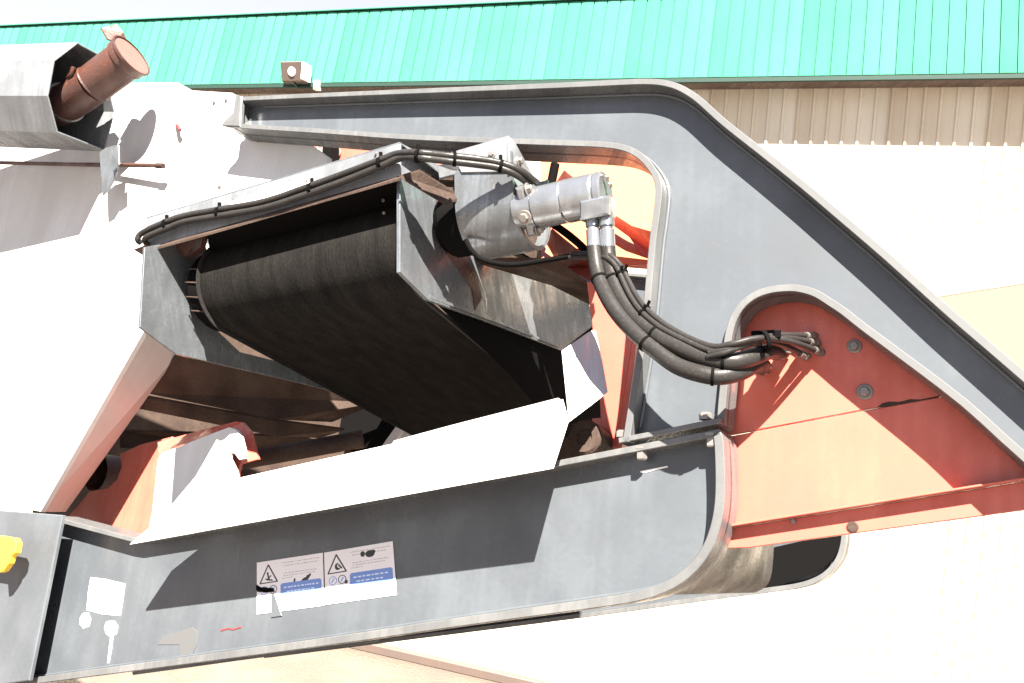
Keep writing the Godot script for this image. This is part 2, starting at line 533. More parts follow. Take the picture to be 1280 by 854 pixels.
# ---------------------------------------------------------------- conveyor
func make_conveyor() -> void:
	var cr := world(Vector3(-0.22, 0.247, -2.153))
	var cl := cr - AX * 0.712
	var o := thing("belt_conveyor", cr - UPW * 0.2, "black rubber belt conveyor head under galvanised cover sticking out of the frame opening", "conveyor")
	var R := 0.14
	var sag := (eye_basis * Vector3(0.455, -0.41, -0.877)).normalized()
	# belt: top run, round the drum, bottom run
	var sect := PackedVector3Array()
	for k in 5:
		sect.append(UPW * R + RUN * (0.9 - 0.22 * k))
	for k in 25:
		var a := PI * k / 24.0 * 0.94
		sect.append(UPW * R * cos(a) - RUN * R * sin(a))
	var last := sect[sect.size() - 1]
	for k in range(1, 8):
		sect.append(last + sag * 0.18 * k)
	var st := start()
	var total := 0.0
	var at := [0.0]
	for i in range(1, sect.size()):
		total += sect[i].distance_to(sect[i - 1])
		at.append(total)
	var nu := 8
	for i in sect.size() - 1:
		for k in nu:
			var p := []
			for q in [[i, k], [i, k + 1], [i + 1, k + 1], [i + 1, k]]:
				p.append([cl + AX * 0.712 * (float(q[1]) / nu) + sect[q[0]], Vector2(float(q[1]) / nu, at[q[0]] * 0.9)])
			st.set_smooth_group(1)
			for t in [0, 1, 2, 0, 2, 3]:
				st.set_uv(p[t][1])
				st.add_vertex(p[t][0] - org)
	var belt := put(st, "belt", belt_material(), o)
	# edge of the belt (its thickness) and lacing marks
	for s in [0, 1]:
		st = start()
		var c := cl if s == 0 else cr
		var pth := PackedVector3Array()
		for i in range(4, sect.size()):
			pth.append(c + sect[i] * 1.0)
		ribbon(st, pth, AX, -0.012 if s == 0 else -0.012, 0.0015, AX * 0.004 * (1 if s == 0 else -1))
		put(st, "belt_edge", M.hose, belt)
	# drum end with worn lagging at the left
	st = start()
	lathe(st, cl - AX * 0.075, AX, [Vector2(0, 0.0), Vector2(0, 0.118), Vector2(0.012, 0.126), Vector2(0.07, 0.126), Vector2(0.075, 0.0)], 32)
	put(st, "head_drum", M.black, o)
	for k in 4:
		st = start()
		var a := PI * (0.38 + 0.11 * k)
		var d := UPW * cos(a) - RUN * sin(a)
		tube(st, PackedVector3Array([cl - AX * 0.07 + d * 0.128, cl - AX * 0.01 + (UPW * cos(a + 0.09) - RUN * sin(a + 0.09)) * 0.129]), 0.003, 6)
		put(st, "lagging_groove", M.brown, o)
	for p in [[480, 251], [481, 267]]:
		bolt(o, on_front(p[0], p[1], 1.625), -RUN, 0.005, 0.006, false, "rivet")
	# side plates
	var plate := PackedVector3Array()
	for p in [[500,221],[500,340],[535,375],[620,406],[702,438],[742,407],[735,372],[690,347],[645,331],[600,325],[575,300],[558,268],[545,240],[530,222]]:
		plate.append(on_end(p[0], p[1], -1.09))
	st = start(); slab(st, plate, -AX * 0.01, 0.001); put(st, "side_plate", M.galv, o)
	# rusty worn band where the side plate is bent, dark skirt below it
	var band := PackedVector3Array()
	for p in [[545,250],[553,262],[559,283],[568,304],[582,324],[596,345],[603,372],[594,388],[590,360],[572,336],[557,314],[548,288]]:
		band.append(on_end(p[0], p[1], -1.0885))
	st = start(); slab(st, band, -AX * 0.0012, 0.0); put(st, "worn_band", M.rust, o)
	var skirt := PackedVector3Array()
	for p in [[537,370],[702,434],[745,405],[765,530],[690,530],[640,470]]:
		skirt.append(on_end(p[0], p[1], -1.106))
	st = start(); slab(st, skirt, -AX * 0.004, 0.0); put(st, "rubber_skirt", M.black, o)
	st = start(); ribbon(st, PackedVector3Array([on_end(536, 371, -1.084), on_end(620, 402, -1.084), on_end(700, 434, -1.084)]), AX, -0.004, 0.004, AX * 0.004); put(st, "edge_bar", M.galv, o)
	plate = PackedVector3Array()
	for p in [[181,309],[175,409],[221,443],[285,458],[372,478],[462,501],[420,470],[300,440],[258,400],[262,330],[255,296]]:
		plate.append(on_end(p[0], p[1], -1.926))
	st = start(); slab(st, plate, -AX * 0.008, 0.001); put(st, "side_plate", M.galv, o)
	# cover over the drum
	var fr := PackedVector3Array([on_front(183,272,1.56), on_front(500,178,1.56), on_front(500,221,1.56), on_front(262,289,1.56), on_front(180,312,1.56)])
	st = start(); slab(st, fr, RUN * 0.006, 0.0015)
	var cover := put(st, "cover_front", M.zinc, o)
	st = start()
	var tl := on_front(183,272,1.56)
	var tr := on_front(500,178,1.56)
	slab(st, PackedVector3Array([tl + UPW * 0.002, tr + UPW * 0.002, tr + RUN * 0.3 - UPW * 0.02, tl + RUN * 0.3 - UPW * 0.02]), -UPW * 0.005, 0.001)
	put(st, "cover_top", M.galv, o)
	var en := PackedVector3Array()
	for p in [[500,178],[526,192],[549,206],[549,224],[524,212],[500,221]]:
		en.append(on_end(p[0], p[1], -1.10))
	st = start(); slab(st, en, -AX * 0.005, 0.001); put(st, "cover_end", M.zinc, o)
	# brown lip below the cover, bent down towards the yard, and rusty tabs at its left end
	st = start(); slab(st, PackedVector3Array([on_front(181,310,1.563), on_front(262,287,1.563), on_front(500,219,1.563), on_front(500,222.5,1.548), on_front(262,291,1.543), on_front(181,313.5,1.543)]), (eye_basis * Vector3(0, -0.006, 0)), 0.0)
	put(st, "cover_lip", M.brown, o)
	st = start(); slab(st, PackedVector3Array([on_front(258,288,1.575), on_front(499,219,1.575), on_front(499,258,1.668), on_front(400,286,1.668), on_front(300,314,1.665), on_front(262,314,1.65)]), RUN * 0.004, 0.0); put(st, "rubber_seal", M.black, o)
	st = start(); slab(st, PackedVector3Array([on_front(218,300,1.6), on_front(254,291,1.6), on_front(250,309,1.6), on_front(232,321,1.62), on_front(216,312,1.62)]), RUN * 0.02, 0.001)
	put(st, "rusty_tab", M.rust, o)
	st = start(); slab(st, PackedVector3Array([on_front(166,312,1.53), on_front(182,306,1.53), on_front(182,316,1.55), on_front(178,319,1.55)]), RUN * 0.02, 0.001)
	put(st, "rusty_tab", M.rust, o)
	# label on the cover: white film with a worn red ring
	sticker(o, "cover_label", PackedVector3Array([on_front(287,252,1.557), on_front(389,219,1.557), on_front(389,238,1.557), on_front(287,269,1.557)]), printed(ring_picture()), Vector3.ZERO)
	for p in [[293,249],[384,226],[205,274],[470,192]]:
		bolt(o, on_front(p[0], p[1] , 1.558), -RUN, 0.004, 0.004, false, "rivet")
	# visor over the gap beside the drum
	var vz := [deep(499,219,1.965), deep(524,211,1.985), deep(578,245,2.05), deep(557,254,1.99)]
	st = start(); slab(st, PackedVector3Array(vz), eye_basis * Vector3(0.0, -0.006, 0), 0.001); put(st, "visor", M.brown, o)
	st = start(); slab(st, PackedVector3Array([deep(548,224,2.06), deep(578,216,2.07), deep(578,246,2.07), deep(560,236,2.06)]), RUN * 0.01, 0.001); put(st, "guard_wing", M.brown, o)
	st = start(); slab(st, PackedVector3Array([deep(546,206,2.03), deep(566,203,2.03), deep(580,215,2.05), deep(549,223,2.04)]), RUN * 0.01, 0.001); put(st, "guard_wing", M.zinc, o)
	# black drum added as the shaded hollow of the motor guard
	st = start()
	lathe(st, world(Vector3(-0.072, 0.325, -2.119)) - AX * 0.115, AX, [Vector2(0, 0.0), Vector2(0, 0.075), Vector2(0.02, 0.088), Vector2(0.1, 0.09)], 28)
	put(st, "hollow_shade", M.black, o)
	var inner_side := PackedVector3Array()
	for p in [[532,224],[552,262],[600,330],[690,352],[735,372],[722,330],[692,300],[676,232],[600,214]]:
		inner_side.append(on_end(p[0], p[1], -1.125))
	st = start(); slab(st, inner_side, -AX * 0.01, 0.0); put(st, "frame_side", M.brown, o)
	# U-shaped guard round the motor shaft
	var gc := world(Vector3(-0.072, 0.33, -2.119))
	var up := PackedVector3Array()
	up.append(gc + UPW * 0.11 - RUN * 0.113)
	for k in 17:
		var a := PI * k / 16.0
		up.append(gc - UPW * 0.113 * sin(a) - RUN * 0.113 * cos(a))
	up.append(gc + UPW * 0.11 + RUN * 0.113)
	st = start(); ribbon(st, moved(up, AX * -0.025), AX, 0.0, 0.007, AX * 0.165)
	var guard := put(st, "motor_guard", M.galv, o)
	st = start()
	lathe(st, gc + AX * 0.10, AX, [Vector2(0, 0.0), Vector2(0, 0.106), Vector2(0.008, 0.106), Vector2(0.008, 0.0)], 32)
	put(st, "mounting_plate", M.brown, guard)
	st = start()
	var rim := PackedVector3Array()
	for v in up: rim.append(v + AX * 0.136)
	ribbon(st, rim, AX, 0.0, 0.011, AX * 0.005)
	put(st, "rim", M.galv, guard)
	# cap plates on the guard
	var k0 := gc - AX * 0.03 + UPW * 0.145 - RUN * 0.118
	var cap := [k0, k0 + AX * 0.165 + UPW * 0.004, k0 + AX * 0.165 - UPW * 0.09, k0 - UPW * 0.062 + AX * 0.03]
	st = start(); slab(st, PackedVector3Array(cap), RUN * 0.006, 0.001); put(st, "guard_cap", M.zinc, o)
	var k1 := k0 + AX * 0.168 + UPW * 0.004
	st = start(); slab(st, PackedVector3Array([k1, k1 + RUN * 0.03, k1 + RUN * 0.17 - UPW * 0.075, k1 + RUN * 0.17 - UPW * 0.125, k1 - UPW * 0.125 + RUN * 0.05, k1 - UPW * 0.1]), -AX * 0.006, 0.001); put(st, "guard_cap", M.zinc, o)
	bolt(o, k1 + RUN * 0.05 - UPW * 0.05, AX, 0.009, 0.012)
	bolt(o, k1 + RUN * 0.14 - UPW * 0.1, AX, 0.009, 0.012)
	bolt(o, k0 + AX * 0.075 - UPW * 0.03, -RUN, 0.007, 0.008)
	bolt(o, k0 + AX * 0.12 - UPW * 0.035, -RUN, 0.007, 0.008)
	# hydraulic motor
	var ms := world(ray(652, 264) * 1.99) + AX * 0.012
	st = start()
	lathe(st, ms, AX, [Vector2(-0.02, 0.045), Vector2(0.03, 0.05), Vector2(0.03, 0.047), Vector2(0.034, 0.051), Vector2(0.105, 0.052), Vector2(0.108, 0.049), Vector2(0.112, 0.053), Vector2(0.185, 0.053), Vector2(0.19, 0.05), Vector2(0.195, 0.053), Vector2(0.208, 0.053), Vector2(0.212, 0.048), Vector2(0.212, 0.0)], 32)
	var motor := put(st, "hydraulic_motor", M.steel, o)
	var toward := (eye_basis * Vector3(-0.42, -0.35, 0.83)).normalized()
	toward = (toward - AX * toward.dot(AX)).normalized()
	var side := AX.cross(toward).normalized()
	st = start(); block(st, ms + AX * 0.012, AX * 0.012, side * 0.062, toward * 0.036, 0.006); put(st, "mounting_flange", M.steel, motor)
	for s in [-1, 1]:
		bolt(motor, ms + AX * 0.026 + side * 0.05 * s + toward * 0.02, AX, 0.011, 0.014)
	bolt(motor, ms + AX * 0.014 + toward * 0.05 + side * 0.01, toward, 0.012, 0.012)
	var down := (eye_basis * Vector3(0.06, -1.0, 0.12)).normalized()
	var b0 := world(ray(747, 262) * 1.87)
	st = start(); block(st, b0, AX * 0.036, (eye_basis * Vector3(0, 1, 0.1)).normalized() * 0.022, (eye_basis * Vector3(-.4, 0.0, .9)).normalized() * 0.03, 0.005); put(st, "port_block", M.steel, motor)
	for p in [[741, 226], [750, 223], [757, 225], [761, 234]]:
		bolt(motor, deep(p[0], p[1] + 2, 1.88), (eye_basis * Vector3(0.2, 0.8, 0.3)).normalized(), 0.007, 0.014, false)
	# dark cable clipped under the guard and two feed pipes behind the motor
	st = start(); tube(st, smooth(PackedVector3Array([deep(582,300,2.03), deep(590,314,2.02), deep(604,325,2.02), deep(640,331,2.0), deep(690,324,1.97), deep(722,319,1.95), deep(742,318,1.93)]), 5), 0.007, 8); put(st, "drain_pipe", M.black, o)
	for k in 2:
		st = start(); tube(st, smooth(PackedVector3Array([deep(684 + k * 7,278,2.05), deep(702 + k * 7,290,2.02), deep(722 + k * 6,306,1.98), deep(736 + k * 4,320,1.95)]), 5), 0.006, 8); put(st, "drain_pipe", M.black, o)

func ring_picture() -> ImageTexture:
	var im := Image.create(256, 48, false, Image.FORMAT_RGB8)
	im.fill(Color(.89, .88, .87))
	for k in 200:
		if k > 140 and k < 160: continue
		var a := TAU * k / 200.0
		im.fill_rect(Rect2i(int(118 + cos(a) * 17), int(24 + sin(a) * 17), 2, 2), Color(.85, .68, .66) if k % 3 else Color(.6, .5, .5))
	return ImageTexture.create_from_image(im)

func belt_material() -> StandardMaterial3D:
	var a := seamless(201, 0.11, 512, 30)
	var b := seamless(202, 0.014)
	var c := seamless(203, 0.15, 512, 512, 2)
	var px := PackedByteArray()
	px.resize(512 * 512 * 3)
	for i in 512 * 512:
		var f := 0.2 + 0.28 * b[i] / 255.0 + 0.2 * (a[i] / 255.0 - 0.5)
		f = clampf(f + (c[i] / 255.0 - 0.5) * 0.3, 0.0, 1.0)
		var col := lin(.0038, .0037, .0037).lerp(lin(.034, .0305, .027), f)
		px[i * 3] = int(col.r * 255.0)
		px[i * 3 + 1] = int(col.g * 255.0)
		px[i * 3 + 2] = int(col.b * 255.0)
	var m := StandardMaterial3D.new()
	m.albedo_texture = ImageTexture.create_from_image(Image.create_from_data(512, 512, false, Image.FORMAT_RGB8, px))
	m.roughness = 0.9
	m.metallic_specular = 0.12
	m.normal_enabled = true
	m.normal_texture = bumps(205, 0.12, 2.0)
	m.normal_scale = 0.12
	m.uv1_scale = Vector3(1.6, 1.0, 1.0)
	return m

# ---------------------------------------------------------------- hoses and cables
func deep_path(a: Array) -> PackedVector3Array:
	var p := PackedVector3Array()
	for i in range(0, a.size(), 3):
		p.append(deep(a[i], a[i + 1], a[i + 2]) if a[i + 2] > 0.0 else on_front(a[i], a[i + 1], 1.536))
	return p

func tie(parent: Node, at: Vector3, axis: Vector3, r: float, tail := true) -> void:
	var st := start()
	lathe(st, at - axis * 0.003, axis, [Vector2(0, r), Vector2(0.0, r + 0.002), Vector2(0.006, r + 0.002), Vector2(0.006, r)], 16)
	if tail:
		var up := (eye_basis * Vector3(0.3, 0.9, 0.35)).normalized()
		tube(st, PackedVector3Array([at + up * r * 0.8, at + up * (r + 0.012)]), 0.0035, 6)
	put(st, "cable_tie", M.black, parent)

func make_hoses() -> void:
	var routes := [
		[[741,272,1.88, 742,290,1.875, 743,312,1.86, 746,335,1.84, 752,356,1.81, 763,378,1.77, 777,398,1.735, 797,419,1.69, 821,439,1.65, 848,458,1.61, 879,468,1.575, 902,470,1.565, 925,465,1.575, 944,456,1.61, 954,459,1.69], "thick black hydraulic hose from the left motor port, hanging lowest below its neighbour"],
		[[758,271,1.86, 759,290,1.855, 760,312,1.85, 763,335,1.83, 769,356,1.80, 779,376,1.765, 792,394,1.73, 809,410,1.69, 831,425,1.65, 855,437,1.615, 890,450,1.575, 918,452,1.56, 942,446,1.575, 960,439,1.61, 976,440,1.69], "thick black hydraulic hose from the right motor port, looping down above its neighbour"],
	]
	for r in routes:
		var p := smooth(deep_path(r[0]), 6)
		var o := thing("hydraulic_hose", p[0], r[1], "hose", "thick hydraulic hoses of the belt motor")
		var rad := 0.018
		var st := start()
		tube(st, p.slice(11), rad, 16)
		put(st, "rubber_hose", M.hose, o)
		st = start()
		var ax := (p[12] - p[0]).normalized()
		lathe(st, p[0], ax, [Vector2(-0.01, 0.0), Vector2(-0.01, 0.015), Vector2(0.008, 0.015), Vector2(0.008, 0.018), Vector2(0.022, 0.018), Vector2(0.024, 0.014), Vector2(0.03, 0.014), Vector2(0.032, 0.0175), Vector2(0.074, 0.0175), Vector2(0.078, 0.0165), Vector2(0.078, 0.0)], 20)
		put(st, "crimped_fitting", M.steel, o)
		st = start()
		var e := p.size() - 1
		lathe(st, p[e], (p[e] - p[e - 2]).normalized(), [Vector2(-0.03, 0.0), Vector2(-0.03, 0.019), Vector2(0.0, 0.019), Vector2(0.002, 0.015), Vector2(0.03, 0.015), Vector2(0.03, 0.0)], 6, false)
		put(st, "end_fitting", M.bolt, o)
		for k in [22, 45, 63]:
			tie(o, p[k], (p[k + 1] - p[k - 1]).normalized(), rad, false)
	# thin hoses that share the loop and fan out to the terminals on the orange plate
	var thin := [
		[[712,322,1.95, 738,322,1.90, 757,322,1.83, 770,333,1.805, 779,352,1.775, 789,372,1.74, 803,391,1.70, 825,409,1.655, 855,425,1.61, 888,438,1.565, 912,436,1.545, 936,427,1.545, 960,421,1.56, 985,419,1.60, 1016,420,1.69], "thin black hose along the upper side of the loop, ending at the topmost terminal"],
		[[715,318,1.95, 741,317,1.90, 760,318,1.835, 775,331,1.81, 785,350,1.78, 795,369,1.745, 808,386,1.705, 829,404,1.66, 858,421,1.615, 890,433,1.565, 915,430,1.54, 940,424,1.54, 962,423,1.555, 995,429,1.60, 1027,441,1.69], "thin black hose along the upper side of the loop, ending at the rightmost terminal"],
		[[884,446,1.565, 905,441,1.545, 930,432,1.545, 956,427,1.56, 980,432,1.60, 1008,446,1.695], "thin black hose that joins the bundle at the cutout, ending at the lowest terminal"],
		[[886,441,1.565, 908,437,1.545, 934,429,1.545, 960,424,1.56, 988,423,1.60, 1021,429,1.69], "thin black hose joining the bundle at the cutout, ending at the second highest terminal"],
	]
	for r in thin:
		var p := smooth(deep_path(r[0]), 6)
		var o := thing("thin_hose", p[0], r[1], "hose", "thin hoses beside the thick ones")
		var st := start()
		tube(st, p, 0.0062, 10)
		put(st, "rubber_hose", M.hose, o)
		var e := p.size() - 1
		st = start()
		lathe(st, p[e], (p[e] - p[e - 3]).normalized(), [Vector2(-0.04, 0.0), Vector2(-0.04, 0.0075), Vector2(-0.014, 0.0075), Vector2(-0.014, 0.0095), Vector2(0.0, 0.0095), Vector2(0.0, 0.007), Vector2(0.03, 0.007)], 12)
		put(st, "terminal", M.bolt, o)
		if e > 50:
			for k in [21, 36]:
				tie(o, p[k], (p[k + 1] - p[k - 1]).normalized(), 0.0068)
	# clamp that carries the bundle in the cutout
	var cl := thing("hose_clamp", deep(957, 418, 1.66), "small black clamp holding the hose bundle in front of the orange plate", "clamp")
	var stc := start()
	lathe(stc, deep(955, 427, 1.556), (deep(965, 426, 1.556) - deep(945, 430, 1.55)).normalized(), [Vector2(-0.004, 0.019), Vector2(-0.004, 0.022), Vector2(0.004, 0.022), Vector2(0.004, 0.019)], 18)
	put(stc, "ring", M.black, cl)
	stc = start()
	block(stc, deep(957, 418, 1.63), eye_basis * Vector3(0.007, 0, 0), eye_basis * Vector3(0, 0.008, 0), eye_basis * Vector3(0, 0, 0.075))
	put(stc, "foot", M.black, cl)
	# pair of cables clipped along the cover
	var lead := [
		[[176,304,2.39, 172,299,2.38, 178,291,0, 204,279,0, 230,270,0, 274,262,0, 330,252,0, 381,235,0, 431,217,0, 476,200,0, 498,192,0, 523,191,1.915, 562,195,1.93, 598,199,1.935, 626,204,1.935, 650,213,1.94, 672,229,1.97], "upper one of the two dark cables running along the top cover"],
		[[184,306,2.39, 181,300,2.38, 186,295,0, 208,286,0, 232,277,0, 274,270,0, 330,260,0, 381,244,0, 431,226,0, 476,208,0, 500,198,0, 524,197.5,1.915, 563,202,1.93, 598,206,1.935, 623,210,1.935, 644,218,1.94, 663,231,1.97], "lower one of the two dark cables running along the top cover"],
	]
	for r in lead:
		var p := smooth(deep_path(r[0]), 6)
		var o := thing("cover_cable", p[0], r[1], "cable", "dark cables clipped along the top cover")
		var st := start()
		tube(st, p, 0.0088, 10)
		put(st, "sheath", M.hose, o)
		if r == lead[0]:
			for k in [19, 30, 43, 54, 66, 73, 84]:
				var st2 := start()
				var mid := p[k] + eye_basis * Vector3(0.0, -0.008, 0.0)
				lathe(st2, mid, (p[k + 1] - p[k - 1]).normalized(), [Vector2(-0.004, 0.012), Vector2(-0.004, 0.0165), Vector2(0.004, 0.0165), Vector2(0.004, 0.012)], 14)
				tube(st2, PackedVector3Array([p[k] + UPW * 0.006, p[k] + UPW * 0.02]), 0.005, 6)
				put(st2, "cable_tie", M.black, o)

# ---------------------------------------------------------------- hull, chute and orange steel
func make_hull() -> void:
	var o := thing("hopper_body", on_side(-120, 1500, 0.06), "large white steel hopper body filling the left side behind the conveyor", "hopper")
	var st := start()
	slab(st, side_path([-220,92, 0,100, 150,103, 222,103, 240,113, 290,116, 330,140, 385,178, 410,196, 405,225, 300,330, 180,413, 50,640, 0,631, -60,626, -70,1500, -220,1500], 0.06), BACK * 0.02, 0.002)
	put(st, "side_panel", M.white, o)
	st = start()
	slab(st, PackedVector3Array([on_side(50,640,0.0605), on_side(180,413,0.0605), on_side(221,445,0.26), on_side(82,640,0.26)]), (eye_basis * Vector3(-0.012, 0.012, -0.004)), 0.0)
	put(st, "folded_edge", M.white, o)
	st = start(); ribbon(st, side_path([-100,437, 0,417, 60,408, 108,400], 0.0585), eye_basis * across, -0.0012, 0.0012, BACK * 0.002); put(st, "panel_seam", M.brown, o)
	for p in [[268,128],[283,125],[275,233]]:
		bolt(o, on_side(p[0], p[1], 0.059), eye_basis * across, 0.006, 0.006)
	st = start(); tube(st, PackedVector3Array([on_side(221,157,0.06), on_side(222,158,0.03), on_side(225,163,0.032)]), 0.007, 8); put(st, "catch", M.red, o)
	# underside plates seen below the conveyor, their shade painted in as brown
	var z := eye_basis * Vector3(0, 0.01, -0.004)
	st = start(); slab(st, PackedVector3Array([on_side(183,492,.27), on_side(222,442,.24), on_side(345,471,.6), on_side(475,503,1.0), on_side(415,528,1.0), on_side(346,525,.66)]), z, 0.001); put(st, "underside_panel", M.brown, o)
	st = start(); slab(st, PackedVector3Array([on_side(176,496,.3), on_side(346,527,.68), on_side(430,538,1.0), on_side(400,548,1.0), on_side(345,546,.7), on_side(172,511,.32)]), z, 0.001); put(st, "underside_beam", M.brown, o)
	st = start(); slab(st, PackedVector3Array([on_side(150,540,.42), on_side(330,545,.8), on_side(420,550,1.1), on_side(400,570,1.1), on_side(150,560,.42)]), z, 0.001); put(st, "underside_beam", M.brown, o)

func make_body() -> void:
	var o := thing("machine_core", on_side(400, 900, 1.4), "dark brown steel core of the machine deep below the conveyor", "machine body")
	var st := start()
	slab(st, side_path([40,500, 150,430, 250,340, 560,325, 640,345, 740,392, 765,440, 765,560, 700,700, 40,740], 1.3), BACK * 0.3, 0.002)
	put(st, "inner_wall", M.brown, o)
	st = start()
	slab(st, side_path([430,500, 500,498, 500,560, 420,560], 1.1), BACK * 0.15, 0.002)
	put(st, "dark_bracket", M.black, o)
	st = start()
	slab(st, side_path([511,510, 519,513, 492,556, 478,556], 0.98), BACK * 0.1, 0.002)
	put(st, "bracket_rib", M.white, o)
	st = start()
	slab(st, side_path([520,514, 552,522, 570,530, 570,560, 490,560], 1.0), BACK * 0.05, 0.002)
	put(st, "white_bracket", M.white, o)
	st = start(); lathe(st, on_side(550,532,0.97), -BACK, [Vector2(-0.02, 0.022), Vector2(0.03, 0.022), Vector2(0.035, 0.016), Vector2(0.035, 0.0)], 14); put(st, "stud", M.black, o)

func make_chute() -> void:
	var a := deep(165, 680, 2.23)
	var b := deep(690, 585, 1.65)
	var c := deep(705, 500, 1.80)
	var o := thing("chute_lip", a.lerp(b, 0.5), "long white sloping chute plate between conveyor and lower grey beam", "chute")
	var p := PackedVector3Array()
	for q in [[162,681],[692,586],[711,527],[704,501],[604,528],[489,557],[299,599],[200,650]]:
		p.append(on_three(q[0], q[1], a, b, c))
	var st := start()
	slab(st, p, (eye_basis * Vector3(0.0, 0.003, -0.006)), 0.001)
	put(st, "chute_plate", M.white, o)
	# folded top edge
	st = start()
	slab(st, PackedVector3Array([p[5], p[4], p[3], p[3] + eye_basis * Vector3(-0.01, 0.005, -0.02), deep(566,531,2.1), deep(492,551,2.2)]), eye_basis * Vector3(0, -0.004, -0.002), 0.0005)
	put(st, "top_fold", M.white, o)
	o = thing("chute_side_plate", deep(712, 527, 1.75), "small upright white plate closing the right end of the long chute plate", "plate")
	st = start()
	slab(st, PackedVector3Array([deep(711,528,1.74), deep(702,439,1.97), deep(735,416,2.03), deep(740,506,1.80)]), eye_basis * Vector3(0.002, 0.002, -0.006), 0.001)
	put(st, "plate", M.white, o)
	st = start()
	slab(st, PackedVector3Array([deep(740,506,1.80), deep(735,416,2.03), deep(743,412,2.03), deep(752,450,1.93), deep(759,491,1.83)]), eye_basis * Vector3(0.002, 0.002, -0.006), 0.001)
	put(st, "bent_edge", M.white, o)
	o = thing("idler_roller", deep(730, 548, 1.92), "grey idler roller end between white chute plate and orange post", "roller")
	st = start()
	var ra := (eye_basis * Vector3(-0.45, 0.3, 0.84)).normalized()
	lathe(st, deep(730, 546, 1.88), ra, [Vector2(-0.25, 0.042), Vector2(-0.006, 0.042), Vector2(0.0, 0.036), Vector2(0.0, 0.02), Vector2(-0.006, 0.019), Vector2(-0.006, 0.0)], 28)
	put(st, "roller", M.brown, o)

